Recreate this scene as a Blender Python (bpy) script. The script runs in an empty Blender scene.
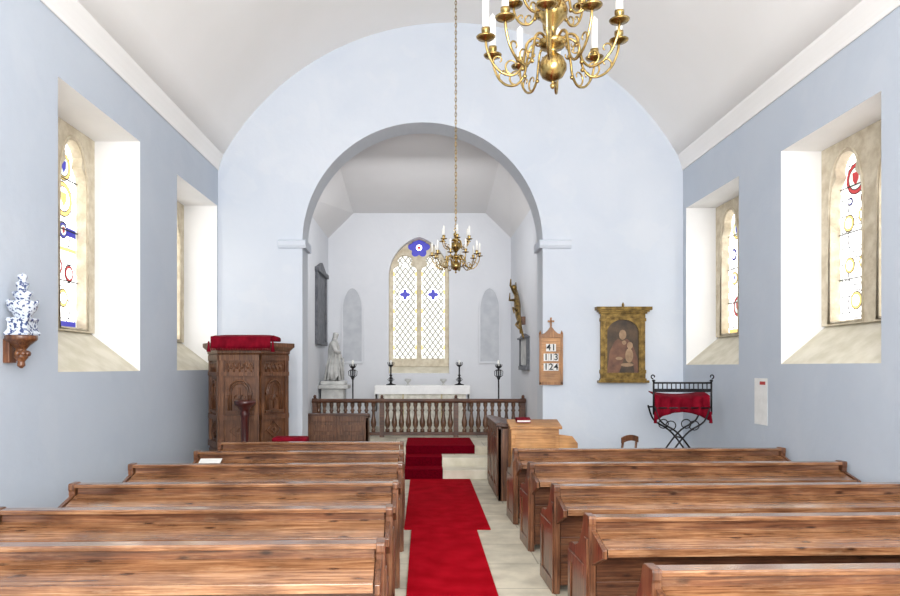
import bpy, math, random
from mathutils import Vector, Matrix
random.seed(4)
S = bpy.context.scene
S.view_settings.view_transform = 'Standard'
PI = math.pi
COL = S.collection

# ------------------------------------------------------------------ materials
def mat_base(name):
    m = bpy.data.materials.new(name); m.use_nodes = True
    nt = m.node_tree
    return m, nt, nt.nodes['Principled BSDF']
def mottled(name, c1, c2, scale=3.0, rough=0.8, bump=0.0, bscale=40, stretch=(1,1,1), metal=0.0, ramp=(0.35,0.65), coat=0.0, detail=4, spec=0.5):
    m, nt, b = mat_base(name)
    tc = nt.nodes.new('ShaderNodeTexCoord'); mp = nt.nodes.new('ShaderNodeMapping')
    mp.inputs['Scale'].default_value = stretch
    nt.links.new(tc.outputs['Object'], mp.inputs['Vector'])
    n = nt.nodes.new('ShaderNodeTexNoise'); n.inputs['Scale'].default_value = scale; n.inputs['Detail'].default_value = detail
    nt.links.new(mp.outputs['Vector'], n.inputs['Vector'])
    r = nt.nodes.new('ShaderNodeValToRGB')
    r.color_ramp.elements[0].position = ramp[0]; r.color_ramp.elements[1].position = ramp[1]
    r.color_ramp.elements[0].color = (*c1, 1); r.color_ramp.elements[1].color = (*c2, 1)
    nt.links.new(n.outputs['Fac'], r.inputs['Fac']); nt.links.new(r.outputs['Color'], b.inputs['Base Color'])
    b.inputs['Roughness'].default_value = rough; b.inputs['Metallic'].default_value = metal
    b.inputs['Coat Weight'].default_value = coat; b.inputs['Specular IOR Level'].default_value = spec
    if bump > 0:
        n2 = nt.nodes.new('ShaderNodeTexNoise'); n2.inputs['Scale'].default_value = bscale
        nt.links.new(mp.outputs['Vector'], n2.inputs['Vector'])
        bp = nt.nodes.new('ShaderNodeBump'); bp.inputs['Strength'].default_value = bump; bp.inputs['Distance'].default_value = 0.02
        nt.links.new(n2.outputs['Fac'], bp.inputs['Height']); nt.links.new(bp.outputs['Normal'], b.inputs['Normal'])
    return m
def plaster(name, base, light, patch, rough=0.9, pf=0.22):
    m, nt, b = mat_base(name)
    tc = nt.nodes.new('ShaderNodeTexCoord')
    n = nt.nodes.new('ShaderNodeTexNoise'); n.inputs['Scale'].default_value = 1.1; n.inputs['Detail'].default_value = 7; n.inputs['Roughness'].default_value = 0.55
    n.inputs['Distortion'].default_value = 0.5
    nt.links.new(tc.outputs['Object'], n.inputs['Vector'])
    r = nt.nodes.new('ShaderNodeValToRGB'); e = r.color_ramp.elements
    e[0].position = 0.30; e[0].color = (*base, 1); e[1].position = 0.70; e[1].color = (*light, 1)
    nt.links.new(n.outputs['Fac'], r.inputs['Fac'])
    v = nt.nodes.new('ShaderNodeTexNoise'); v.inputs['Scale'].default_value = 1.8; v.inputs['Detail'].default_value = 3; v.inputs['Distortion'].default_value = 0.4
    nt.links.new(tc.outputs['Object'], v.inputs['Vector'])
    r2 = nt.nodes.new('ShaderNodeValToRGB'); r2.color_ramp.elements[0].position = 0.57; r2.color_ramp.elements[1].position = 0.62
    nt.links.new(v.outputs['Fac'], r2.inputs['Fac'])
    mul = nt.nodes.new('ShaderNodeMath'); mul.operation = 'MULTIPLY'; mul.inputs[1].default_value = pf
    nt.links.new(r2.outputs['Color'], mul.inputs[0])
    mx = nt.nodes.new('ShaderNodeMix'); mx.data_type = 'RGBA'; mx.inputs[7].default_value = (*patch, 1)
    nt.links.new(mul.outputs[0], mx.inputs[0]); nt.links.new(r.outputs['Color'], mx.inputs[6]); nt.links.new(mx.outputs[2], b.inputs['Base Color'])
    b.inputs['Roughness'].default_value = rough; b.inputs['Specular IOR Level'].default_value = 0.2
    n2 = nt.nodes.new('ShaderNodeTexNoise'); n2.inputs['Scale'].default_value = 9; n2.inputs['Detail'].default_value = 6
    nt.links.new(tc.outputs['Object'], n2.inputs['Vector'])
    bp = nt.nodes.new('ShaderNodeBump'); bp.inputs['Strength'].default_value = 0.12; bp.inputs['Distance'].default_value = 0.03
    nt.links.new(n2.outputs['Fac'], bp.inputs['Height']); nt.links.new(bp.outputs['Normal'], b.inputs['Normal'])
    return m
def emis(name, c, s):
    m, nt, b = mat_base(name)
    b.inputs['Base Color'].default_value = (*[k*0.5 for k in c], 1)
    n = nt.nodes.new('ShaderNodeTexNoise'); n.inputs['Scale'].default_value = 9
    tc = nt.nodes.new('ShaderNodeTexCoord'); nt.links.new(tc.outputs['Object'], n.inputs['Vector'])
    mx = nt.nodes.new('ShaderNodeMix'); mx.data_type = 'RGBA'
    mx.inputs[6].default_value = (*[k*0.75 for k in c], 1); mx.inputs[7].default_value = (*c, 1)
    nt.links.new(n.outputs['Fac'], mx.inputs[0]); nt.links.new(mx.outputs[2], b.inputs['Emission Color'])
    b.inputs['Emission Strength'].default_value = s
    return m
def wood(name, dark, mid, light, rough=0.4, axis=0, sc=1.0, coat=0.15, knots=False, scuff=0.0, croug=0.14):
    m, nt, b = mat_base(name)
    tc = nt.nodes.new('ShaderNodeTexCoord'); mp = nt.nodes.new('ShaderNodeMapping')
    s = [44*sc, 44*sc, 44*sc]; s[axis] = 2.0*sc
    mp.inputs['Scale'].default_value = s
    oi = nt.nodes.new('ShaderNodeObjectInfo'); add = nt.nodes.new('ShaderNodeVectorMath'); add.operation = 'ADD'
    nt.links.new(tc.outputs['Object'], add.inputs[0]); nt.links.new(oi.outputs['Location'], add.inputs[1])
    nt.links.new(add.outputs[0], mp.inputs['Vector'])
    n = nt.nodes.new('ShaderNodeTexNoise'); n.inputs['Scale'].default_value = 1.6; n.inputs['Detail'].default_value = 8; n.inputs['Distortion'].default_value = 0.5; n.inputs['Roughness'].default_value = 0.66
    nt.links.new(mp.outputs['Vector'], n.inputs['Vector'])
    r = nt.nodes.new('ShaderNodeValToRGB'); e = r.color_ramp.elements
    e[0].position = 0.32; e[0].color = (*dark, 1); e[1].position = 0.70; e[1].color = (*light, 1)
    k = e.new(0.5); k.color = (*mid, 1)
    nt.links.new(n.outputs['Fac'], r.inputs['Fac'])
    n3 = nt.nodes.new('ShaderNodeTexNoise'); n3.inputs['Scale'].default_value = 4.0; n3.inputs['Detail'].default_value = 5
    nt.links.new(add.outputs[0], n3.inputs['Vector'])
    r3 = nt.nodes.new('ShaderNodeValToRGB'); r3.color_ramp.elements[0].position = 0.36; r3.color_ramp.elements[0].color = (0.64,0.59,0.55,1); r3.color_ramp.elements[1].position = 0.64; r3.color_ramp.elements[1].color = (1.18,1.15,1.1,1)
    nt.links.new(n3.outputs['Fac'], r3.inputs['Fac'])
    mx = nt.nodes.new('ShaderNodeMix'); mx.data_type = 'RGBA'; mx.blend_type = 'MULTIPLY'; mx.inputs[0].default_value = 1
    nt.links.new(r.outputs['Color'], mx.inputs[6]); nt.links.new(r3.outputs['Color'], mx.inputs[7])
    out = mx.outputs[2]
    if knots:
        mp2 = nt.nodes.new('ShaderNodeMapping'); s2 = [13,13,13]; s2[axis] = 4.5; mp2.inputs['Scale'].default_value = s2
        nt.links.new(add.outputs[0], mp2.inputs['Vector'])
        v = nt.nodes.new('ShaderNodeTexVoronoi'); v.inputs['Scale'].default_value = 1.0
        nt.links.new(mp2.outputs['Vector'], v.inputs['Vector'])
        r4 = nt.nodes.new('ShaderNodeValToRGB'); r4.color_ramp.elements[0].position = 0.07; r4.color_ramp.elements[0].color = (0.22,0.16,0.12,1); r4.color_ramp.elements[1].position = 0.19; r4.color_ramp.elements[1].color = (1,1,1,1)
        nt.links.new(v.outputs['Distance'], r4.inputs['Fac'])
        mk = nt.nodes.new('ShaderNodeMix'); mk.data_type = 'RGBA'; mk.blend_type = 'MULTIPLY'; mk.inputs[0].default_value = 1
        nt.links.new(out, mk.inputs[6]); nt.links.new(r4.outputs['Color'], mk.inputs[7]); out = mk.outputs[2]
    if scuff > 0:
        mp5 = nt.nodes.new('ShaderNodeMapping'); s5 = [26,26,26]; s5[axis] = 5; mp5.inputs['Scale'].default_value = s5
        nt.links.new(add.outputs[0], mp5.inputs['Vector'])
        n5 = nt.nodes.new('ShaderNodeTexNoise'); n5.inputs['Scale'].default_value = 1.0; n5.inputs['Detail'].default_value = 8; n5.inputs['Roughness'].default_value = 0.75
        nt.links.new(mp5.outputs['Vector'], n5.inputs['Vector'])
        r5 = nt.nodes.new('ShaderNodeValToRGB'); r5.color_ramp.elements[0].position = 0.54; r5.color_ramp.elements[0].color=(0,0,0,1); r5.color_ramp.elements[1].position = 0.72; r5.color_ramp.elements[1].color=(scuff,scuff,scuff,1)
        nt.links.new(n5.outputs['Fac'], r5.inputs['Fac'])
        ms = nt.nodes.new('ShaderNodeMix'); ms.data_type = 'RGBA'; ms.inputs[7].default_value = (0.50,0.34,0.21,1)
        nt.links.new(r5.outputs['Color'], ms.inputs[0]); nt.links.new(out, ms.inputs[6]); out = ms.outputs[2]
    nt.links.new(out, b.inputs['Base Color'])
    b.inputs['Roughness'].default_value = rough; b.inputs['Coat Weight'].default_value = coat; b.inputs['Coat Roughness'].default_value = croug
    bp = nt.nodes.new('ShaderNodeBump'); bp.inputs['Strength'].default_value = 0.2; bp.inputs['Distance'].default_value = 0.006
    nt.links.new(n3.outputs['Fac'], bp.inputs['Height']); nt.links.new(bp.outputs['Normal'], b.inputs['Normal'])
    return m

M = {}
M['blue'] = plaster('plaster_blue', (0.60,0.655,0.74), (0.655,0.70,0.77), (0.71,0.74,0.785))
M['blue_shaded'] = plaster('plaster_blue_shaded', (0.485,0.54,0.62), (0.53,0.58,0.65), (0.56,0.60,0.66))  # darker copy of the blue plaster, side-wall shade put into the colour
M['soffit'] = plaster('plaster_soffit', (0.60,0.64,0.70), (0.64,0.68,0.73), (0.67,0.70,0.74))
M['white'] = mottled('limewash_white', (0.86,0.865,0.87), (0.90,0.90,0.90), 2.0, 0.9, 0.1, 14)
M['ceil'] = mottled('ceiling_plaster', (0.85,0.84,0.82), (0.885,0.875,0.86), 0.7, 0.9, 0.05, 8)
M['ceil_shaded'] = mottled('shaded_chancel_ceiling', (0.71,0.70,0.70), (0.75,0.74,0.74), 0.7, 0.9, 0.05, 8)  # greyer ceiling plaster, the chancel's shade put into the colour
M['chancel'] = plaster('chancel_plaster', (0.68,0.70,0.74), (0.72,0.735,0.77), (0.76,0.77,0.80))
M['stone'] = mottled('window_stone', (0.56,0.48,0.35), (0.72,0.65,0.51), 11, 0.9, 0.35, 40, detail=8)
M['sill'] = mottled('sill_stone', (0.60,0.56,0.44), (0.74,0.70,0.59), 5, 0.85, 0.2, 30, detail=7)
M['niche'] = mottled('niche_plaster', (0.48,0.50,0.54), (0.56,0.58,0.61), 6, 0.9, 0.1, 20)
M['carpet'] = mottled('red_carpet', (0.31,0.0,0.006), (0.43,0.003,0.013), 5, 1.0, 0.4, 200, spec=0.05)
M['carpet_riser_shade'] = mottled('riser_shade_carpet', (0.08,0.0,0.004), (0.15,0.0,0.008), 60, 1.0, 0.4, 200, spec=0.05)  # shade on the stair risers painted as a darker red
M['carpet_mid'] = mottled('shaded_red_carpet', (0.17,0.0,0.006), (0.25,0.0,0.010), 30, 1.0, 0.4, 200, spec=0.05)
M['velvet'] = mottled('crimson_velvet', (0.13,0.0,0.008), (0.23,0.003,0.016), 9, 0.8, 0.2, 60, spec=0.12)
M['wood_lit'] = wood('pew_pine_lit', (0.10,0.037,0.016), (0.25,0.115,0.053), (0.44,0.25,0.135), 0.26, coat=0.9, knots=True, scuff=0.35, croug=0.18)  # window light on rails and ledges painted as paler wood
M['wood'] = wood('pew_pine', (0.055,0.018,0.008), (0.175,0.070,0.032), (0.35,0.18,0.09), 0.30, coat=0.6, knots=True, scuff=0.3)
M['wood_shaded'] = wood('pew_pine_shaded', (0.035,0.011,0.005), (0.115,0.042,0.019), (0.23,0.105,0.05), 0.34, coat=0.35, knots=True, scuff=0.12)  # shade below the book ledge painted as darker wood
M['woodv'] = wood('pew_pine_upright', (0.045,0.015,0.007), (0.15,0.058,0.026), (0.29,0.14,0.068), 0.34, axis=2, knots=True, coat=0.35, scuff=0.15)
M['oakdark'] = wood('carved_dark_oak', (0.042,0.015,0.006), (0.13,0.052,0.023), (0.25,0.125,0.06), 0.40, axis=2)
M['oakx'] = wood('dark_oak_rail', (0.03,0.01,0.005), (0.085,0.032,0.016), (0.16,0.07,0.035), 0.4, axis=0)
M['postred'] = wood('dark_mahogany', (0.02,0.003,0.003), (0.05,0.007,0.006), (0.08,0.014,0.010), 0.3, axis=2, coat=0.3)
M['baluster'] = wood('turned_oak', (0.05,0.022,0.011), (0.11,0.052,0.028), (0.20,0.11,0.06), 0.45, axis=2)
M['orange'] = wood('honey_oak', (0.28,0.12,0.035), (0.45,0.22,0.075), (0.58,0.33,0.14), 0.4, axis=0)
M['boardoak'] = wood('hymn_board_oak', (0.20,0.08,0.022), (0.34,0.155,0.05), (0.48,0.25,0.09), 0.4, axis=2)
M['brass'] = mottled('antique_brass', (0.22,0.145,0.045), (0.56,0.40,0.16), 16, 0.26, 0, metal=1.0)
M['gold'] = mottled('old_gilding', (0.11,0.065,0.015), (0.32,0.205,0.055), 14, 0.38, 0.15, 40, metal=0.55)
M['iron'] = mottled('black_iron', (0.008,0.008,0.01), (0.03,0.028,0.03), 20, 0.45, 0.1, 50, metal=0.6)
M['wax'] = mottled('candle_wax', (0.80,0.80,0.76), (0.88,0.88,0.85), 10, 0.5)
M['linen'] = mottled('white_linen', (0.80,0.80,0.80), (0.88,0.88,0.87), 8, 0.85, 0.2, 20)
M['damask'] = mottled('cream_damask', (0.55,0.53,0.46), (0.74,0.72,0.65), 14, 0.8, 0.2, 30)
M['galloon'] = mottled('gold_braid', (0.40,0.33,0.18), (0.58,0.50,0.32), 30, 0.7)
M['marble'] = mottled('grey_white_marble', (0.38,0.38,0.37), (0.60,0.60,0.58), 6, 0.5)
M['slate'] = mottled('dark_slate', (0.06,0.065,0.08), (0.13,0.135,0.15), 8, 0.5)
M['lead'] = mottled('window_lead', (0.03,0.03,0.04), (0.06,0.06,0.07), 20, 0.7)
M['paper'] = mottled('paper', (0.76,0.76,0.74), (0.84,0.84,0.82), 10, 0.9)
M['ink'] = mottled('black_ink', (0.01,0.01,0.01), (0.03,0.03,0.03), 10, 0.7)
M['redink'] = mottled('red_ink', (0.4,0.03,0.03), (0.5,0.06,0.05), 10, 0.7)
M['delft'] = mottled('blue_white_glaze', (0.04,0.06,0.16), (0.60,0.65,0.72), 38, 0.25, 0, ramp=(0.44,0.50), coat=0.5)
M['terra'] = wood('bracket_wood', (0.04,0.012,0.005), (0.14,0.05,0.02), (0.28,0.13,0.05), 0.4, axis=2)
M['ochre'] = mottled('paint_ochre', (0.20,0.11,0.03), (0.36,0.22,0.07), 12, 0.5)
M['umber'] = mottled('paint_umber', (0.035,0.022,0.014), (0.10,0.06,0.03), 8, 0.5)
M['flesh'] = mottled('paint_flesh', (0.26,0.16,0.09), (0.40,0.26,0.15), 12, 0.5)
M['robe'] = mottled('paint_robe', (0.10,0.045,0.028), (0.20,0.09,0.05), 9, 0.5)
M['gw'] = emis('glass_clear', (1.0,0.99,0.97), 3.6)
M['gy'] = emis('glass_yellow', (1.0,0.74,0.24), 1.25)
M['gr'] = emis('glass_red', (0.55,0.04,0.05), 0.9)
M['gb'] = emis('glass_blue', (0.05,0.05,0.48), 0.85)
M['gg'] = emis('glass_pale', (0.80,0.86,0.80), 1.2)

def lattice_mat():
    m, nt, b = mat_base('glass_diamond_quarries')
    tc = nt.nodes.new('ShaderNodeTexCoord'); sp = nt.nodes.new('ShaderNodeSeparateXYZ')
    nt.links.new(tc.outputs['Object'], sp.inputs[0])
    def mth(op, a, bb=None, v=None):
        n = nt.nodes.new('ShaderNodeMath'); n.operation = op
        nt.links.new(a, n.inputs[0])
        if bb is not None: nt.links.new(bb, n.inputs[1])
        if v is not None: n.inputs[1].default_value = v
        return n.outputs[0]
    xs = mth('MULTIPLY', sp.outputs['X'], v=9.0); zs = mth('MULTIPLY', sp.outputs['Z'], v=6.6)
    out = None
    for op in ('ADD', 'SUBTRACT'):
        s = mth(op, xs, zs); f = mth('FRACT', s); d = mth('SUBTRACT', f, v=0.5); a = mth('ABSOLUTE', d)
        g = mth('GREATER_THAN', a, v=0.40)
        out = g if out is None else mth('MAXIMUM', out, g)
    mx = nt.nodes.new('ShaderNodeMix'); mx.data_type = 'RGBA'
    mx.inputs[6].default_value = (1.2,1.19,1.12,1); mx.inputs[7].default_value = (0.17,0.165,0.12,1)
    nt.links.new(out, mx.inputs[0]); nt.links.new(mx.outputs[2], b.inputs['Emission Color'])
    b.inputs['Emission Strength'].default_value = 1.0; b.inputs['Base Color'].default_value = (0.1,0.1,0.1,1)
    return m
M['lattice'] = lattice_mat()

def flag_mat():
    m, nt, b = mat_base('stone_flags')
    tc = nt.nodes.new('ShaderNodeTexCoord')
    br = nt.nodes.new('ShaderNodeTexBrick')
    br.inputs['Scale'].default_value = 1.0
    br.inputs['Brick Width'].default_value = 0.9; br.inputs['Row Height'].default_value = 0.6; br.inputs['Mortar Size'].default_value = 0.006
    br.inputs['Color1'].default_value = (0.66,0.62,0.52,1); br.inputs['Color2'].default_value = (0.56,0.52,0.43,1); br.inputs['Mortar'].default_value = (0.36,0.33,0.27,1)
    nt.links.new(tc.outputs['Object'], br.inputs['Vector'])
    n = nt.nodes.new('ShaderNodeTexNoise'); n.inputs['Scale'].default_value = 4; n.inputs['Detail'].default_value = 8; nt.links.new(tc.outputs['Object'], n.inputs['Vector'])
    r = nt.nodes.new('ShaderNodeValToRGB'); r.color_ramp.elements[0].position=0.3; r.color_ramp.elements[0].color=(0.68,0.66,0.62,1); r.color_ramp.elements[1].position=0.65; r.color_ramp.elements[1].color=(1.05,1.03,0.98,1)
    nt.links.new(n.outputs['Fac'], r.inputs['Fac'])
    mx = nt.nodes.new('ShaderNodeMix'); mx.data_type = 'RGBA'; mx.blend_type = 'MULTIPLY'; mx.inputs[0].default_value = 1
    nt.links.new(br.outputs['Color'], mx.inputs[6]); nt.links.new(r.outputs['Color'], mx.inputs[7])
    nt.links.new(mx.outputs[2], b.inputs['Base Color'])
    b.inputs['Roughness'].default_value = 0.6
    return m
M['flags'] = flag_mat()

# ------------------------------------------------------------------ mesh builder
class MB:
    def __init__(s): s.v=[]; s.f=[]; s.mi=[]; s.sm=[]
    def add(s, vs, fs, mi=0, smooth=False):
        o=len(s.v); s.v+= [tuple(v) for v in vs]
        for f in fs: s.f.append([o+i for i in f]); s.mi.append(mi); s.sm.append(smooth)
    def box(s,x0,x1,y0,y1,z0,z1,mi=0):
        vs=[(x,y,z) for z in (z0,z1) for y in (y0,y1) for x in (x0,x1)]
        s.add(vs,[(0,2,3,1),(4,5,7,6),(0,1,5,4),(2,6,7,3),(0,4,6,2),(1,3,7,5)],mi)
    def prism(s, poly, a0, a1, axis='x', mi=0):
        n=len(poly)
        def P(p,a):
            return (a,p[0],p[1]) if axis=='x' else ((p[0],a,p[1]) if axis=='y' else (p[0],p[1],a))
        vs=[P(p,a0) for p in poly]+[P(p,a1) for p in poly]
        fs=[tuple(range(n)),tuple(range(2*n-1,n-1,-1))]+[(i,n+i,n+(i+1)%n,(i+1)%n) for i in range(n)]
        s.add(vs,fs,mi)
    def lathe(s, prof, c=(0,0,0), segs=20, mi=0, smooth=True, a0=0.0, sx=1, sy=1):
        vs=[];n=len(prof)
        for r,z in prof:
            for k in range(segs):
                a=a0+2*PI*k/segs; vs.append((c[0]+r*math.cos(a)*sx,c[1]+r*math.sin(a)*sy,c[2]+z))
        fs=[(i*segs+k,i*segs+(k+1)%segs,(i+1)*segs+(k+1)%segs,(i+1)*segs+k) for i in range(n-1) for k in range(segs)]
        fs2=[tuple(range(segs-1,-1,-1)),tuple((n-1)*segs+k for k in range(segs))]
        o=len(s.v); s.v+=vs
        for f in fs: s.f.append([o+i for i in f]); s.mi.append(mi); s.sm.append(smooth)
        for f in fs2: s.f.append([o+i for i in f]); s.mi.append(mi); s.sm.append(False)
    def tube(s, pts, r, segs=8, mi=0, closed=False):
        pts=[Vector(p) for p in pts]; n=len(pts)
        if isinstance(r,(list,tuple)):
            rr=list(r)
            if len(rr)<n: rr=rr+[rr[-1]]*(n-len(rr))
        else: rr=[r]*n
        vs=[]; up=None
        for i,p in enumerate(pts):
            if closed: t=pts[(i+1)%n]-pts[i-1]
            else: t=pts[min(i+1,n-1)]-pts[max(i-1,0)]
            t.normalize()
            if up is None:
                up = Vector((0,0,1)) if abs(t.z)<0.9 else Vector((1,0,0))
            u=(up-t*up.dot(t)); u.normalize(); w=t.cross(u); up=u
            for k in range(segs):
                a=2*PI*k/segs; vs.append(tuple(p+(u*math.cos(a)+w*math.sin(a))*rr[i]))
        m = n if closed else n-1
        fs=[(i*segs+k,i*segs+(k+1)%segs,((i+1)%n)*segs+(k+1)%segs,((i+1)%n)*segs+k) for i in range(m) for k in range(segs)]
        o=len(s.v); s.v+=vs
        for f in fs: s.f.append([o+i for i in f]); s.mi.append(mi); s.sm.append(True)
        if not closed:
            for f in (tuple(range(segs-1,-1,-1)),tuple((n-1)*segs+k for k in range(segs))):
                s.f.append([o+i for i in f]); s.mi.append(mi); s.sm.append(False)
    def ball(s,c,r,mi=0,segs=14,sz=1.0):
        prof=[(max(r*math.sin(PI*i/8),0.0005),-r*sz*math.cos(PI*i/8)) for i in range(9)]
        s.lathe(prof,c,segs,mi)
    def make(s,name,mats,parent=None,loc=None,bevel=0,rot=None):
        me=bpy.data.meshes.new(name); me.from_pydata(s.v,[],s.f)
        for i,p in enumerate(me.polygons): p.material_index=s.mi[i]; p.use_smooth=s.sm[i]
        if not isinstance(mats,(list,tuple)): mats=[mats]
        for m in mats: me.materials.append(M[m])
        me.update()
        ob=bpy.data.objects.new(name,me); COL.objects.link(ob)
        if parent: ob.parent=parent
        if loc: ob.location=loc
        if rot: ob.rotation_euler=rot
        if bevel:
            b=ob.modifiers.new('bevel','BEVEL'); b.width=bevel; b.segments=2; b.limit_method='ANGLE'
        return ob
def meta(o,label=None,cat=None,group=None,kind=None):
    if label: o['label']=label
    if cat: o['category']=cat
    if group: o['group']=group
    if kind: o['kind']=kind
    return o
def root(name,loc,label,cat,group=None,kind=None,rot=None):
    e=bpy.data.objects.new(name,None); COL.objects.link(e); e.location=loc; e.empty_display_size=0.1
    if rot: e.rotation_euler=rot
    return meta(e,label,cat,group,kind)
def clone(src,loc,rot=None):
    def cp(o,par):
        n=o.copy(); COL.objects.link(n)
        if par: n.parent=par
        for c in list(o.children):
            cp(c,n)
        return n
    kids=list(src.children)
    n=src.copy(); COL.objects.link(n); n.location=loc
    if rot: n.rotation_euler=rot
    for c in kids: cp(c,n)
    return n
def struct(o,label,cat):
    return meta(o,label,cat,kind='structure')
def plate(name, outer, holes, thick, mats, parent=None, loc=(0,0,0), bev=0.0):
    cu=bpy.data.curves.new(name,'CURVE'); cu.dimensions='2D'; cu.fill_mode='BOTH'; cu.extrude=thick/2; cu.bevel_depth=bev
    for poly in [outer]+holes:
        sp=cu.splines.new('POLY'); sp.points.add(len(poly)-1)
        for i,p in enumerate(poly): sp.points[i].co=(p[0],p[1],0,1)
        sp.use_cyclic_u=True
    t=bpy.data.objects.new('tmp',cu); COL.objects.link(t); bpy.context.view_layer.update()
    dg=bpy.context.evaluated_depsgraph_get()
    me=bpy.data.meshes.new_from_object(t.evaluated_get(dg)); bpy.data.objects.remove(t)
    for v in me.vertices:
        x,y,z=v.co; v.co=(x,-z,y)
    me.materials.clear(); me.materials.append(M[mats])
    for p in me.polygons: p.use_smooth=False
    ob=bpy.data.objects.new(name,me); COL.objects.link(ob)
    if parent: ob.parent=parent
    ob.location=loc
    return ob

# ------------------------------------------------------------------ room
XL,XR=-2.884,3.626; YE=9.6; YB=-2.5; ZC=4.28
HC=0.37
def ceil_z(x):
    w=3.18; r=1.85; R=(w*w+r*r)/(2*r); zc=4.52+r-R
    d=min(abs(x-HC),w)
    return zc+math.sqrt(R*R-d*d)

def side_wall(name,x,xo,holes,z1=4.62):
    b=MB()
    ys=sorted(set([YB,YE]+[h[0] for h in holes]+[h[1] for h in holes]))
    zs=sorted(set([0,z1]+[h[2] for h in holes]+[h[3] for h in holes]))
    def hole(yc,zc): return any(h[0]<yc<h[1] and h[2]<zc<h[3] for h in holes)
    for i in range(len(ys)-1):
        for j in range(len(zs)-1):
            if hole((ys[i]+ys[i+1])/2,(zs[j]+zs[j+1])/2): continue
            for xx in (x,xo):
                b.add([(xx,ys[i],zs[j]),(xx,ys[i+1],zs[j]),(xx,ys[i+1],zs[j+1]),(xx,ys[i],zs[j+1])],[(0,1,2,3)],0)
    for (a,c,d,e) in holes:
        b.add([(x,a,d),(xo,a,d),(xo,a,e),(x,a,e)],[(0,1,2,3)],1)
        b.add([(x,c,d),(xo,c,d),(xo,c,e),(x,c,e)],[(0,1,2,3)],1)
        b.add([(x,a,d),(xo,a,d),(xo,c,d),(x,c,d)],[(0,1,2,3)],1)
        b.add([(x,a,e),(xo,a,e),(xo,c,e),(x,c,e)],[(0,1,2,3)],1)
    b.add([(x,YB,0),(xo,YB,0),(xo,YB,z1),(x,YB,z1)],[(0,1,2,3)]); b.add([(x,YE,0),(xo,YE,0),(xo,YE,z1),(x,YE,z1)],[(0,1,2,3)])
    b.add([(x,YB,z1),(xo,YB,z1),(xo,YE,z1),(x,YE,z1)],[(0,1,2,3)])
    return b.make(name,['blue_shaded','white'])
LH=[(5.405,6.966,1.51,3.84),(8.01,9.56,1.51,3.80)]
RH=[(5.44,6.967,1.58,3.74),(7.90,9.49,1.58,3.75)]
DL,DR=0.55,0.50
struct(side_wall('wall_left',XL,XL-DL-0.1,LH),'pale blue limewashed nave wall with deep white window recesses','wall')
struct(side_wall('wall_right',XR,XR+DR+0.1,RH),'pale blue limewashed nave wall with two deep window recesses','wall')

def col_wall(name,y0,y1,xs,bot,top,hole,mats):
    b=MB(); hx0,hx1,lo,hi=hole
    def quad(a,c,za0,zc0,za1,zc1):
        for y in (y0,y1):
            b.add([(a,y,za0),(c,y,zc0),(c,y,zc1),(a,y,za1)],[(0,1,2,3)],0)
        b.add([(a,y0,za1),(c,y0,zc1),(c,y1,zc1),(a,y1,za1)],[(0,1,2,3)],0)
    for a,c in zip(xs[:-1],xs[1:]):
        mid=(a+c)/2
        if hx0<mid<hx1:
            if lo(mid)>bot+1e-4: quad(a,c,bot,bot,lo(a),lo(c))
            quad(a,c,hi(a),hi(c),top(a),top(c))
            b.add([(a,y0,hi(a)),(c,y0,hi(c)),(c,y1,hi(c)),(a,y1,hi(a))],[(0,1,2,3)],1,True)
            b.add([(a,y0,lo(a)),(c,y0,lo(c)),(c,y1,lo(c)),(a,y1,lo(a))],[(0,1,2,3)],1)
        else: quad(a,c,bot,bot,top(a),top(c))
    for hx in (hx0,hx1):
        b.add([(hx,y0,lo(hx)),(hx,y1,lo(hx)),(hx,y1,hi(hx)),(hx,y0,hi(hx))],[(0,1,2,3)],1)
    return b.make(name,mats)
AC,AR,AS=-0.02,1.68,3.29
def arc_hi(x):
    return AS+math.sqrt(max(AR*AR-(x-AC)**2,0))
xs=[XL-0.6]+[AC-AR-0.8*k for k in (1,0.5)]+[AC-AR*math.cos(PI*k/48) for k in range(49)]+[AC+AR+k*0.3 for k in range(1,7)]+[XR+0.5]
def etop(x): return max(ceil_z(x)+0.04,4.6)
struct(col_wall('wall_east',YE,YE+0.45,sorted(xs),0,etop,(AC-AR,AC+AR,lambda x:0,arc_hi),['blue','soffit']),'pale blue plastered end wall pierced by round chancel arch','wall')
b=MB(); N=40; pr=[]
for k in range(N+1):
    x=HC-3.18+6.36*k/N; pr.append((x,ceil_z(x)))
pr=[(XL-0.1,4.60)]+pr+[(XR+0.1,4.60)]
n=len(pr)
vs=[(x,YB,z) for x,z in pr]+[(x,YE+0.02,z) for x,z in pr]+[(x,YB,z+0.15) for x,z in pr]+[(x,YE+0.02,z+0.15) for x,z in pr]
fs=[(i,i+1,n+i+1,n+i) for i in range(n-1)]+[(2*n+i,3*n+i,3*n+i+1,2*n+i+1) for i in range(n-1)]
b.add(vs,fs,0,True)
struct(b.make('ceiling','ceil'),'off-white plastered coved barrel ceiling','ceiling')
for nm,x,sg in (('trim_1',XL,1),('trim_2',XR,-1)):
    p=[(0,4.30),(0.015,4.30),(0.02,4.34),(0.03,4.38),(0.05,4.44),(0.07,4.49),(0.075,4.53),(0.085,4.54),(0.085,4.62),(0,4.62)]
    b=MB(); b.prism([(x+sg*q[0],q[1]) for q in p],YB,YE,'y')
    struct(b.make(nm,'ceil',bevel=0.008),'white moulded plaster cornice along wall head','cornice')
b=MB(); b.box(XL-0.1,XR+0.1,YB,YE+0.45,-0.1,0)
struct(b.make('floor','flags'),'pale worn stone flag floor','floor')
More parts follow.
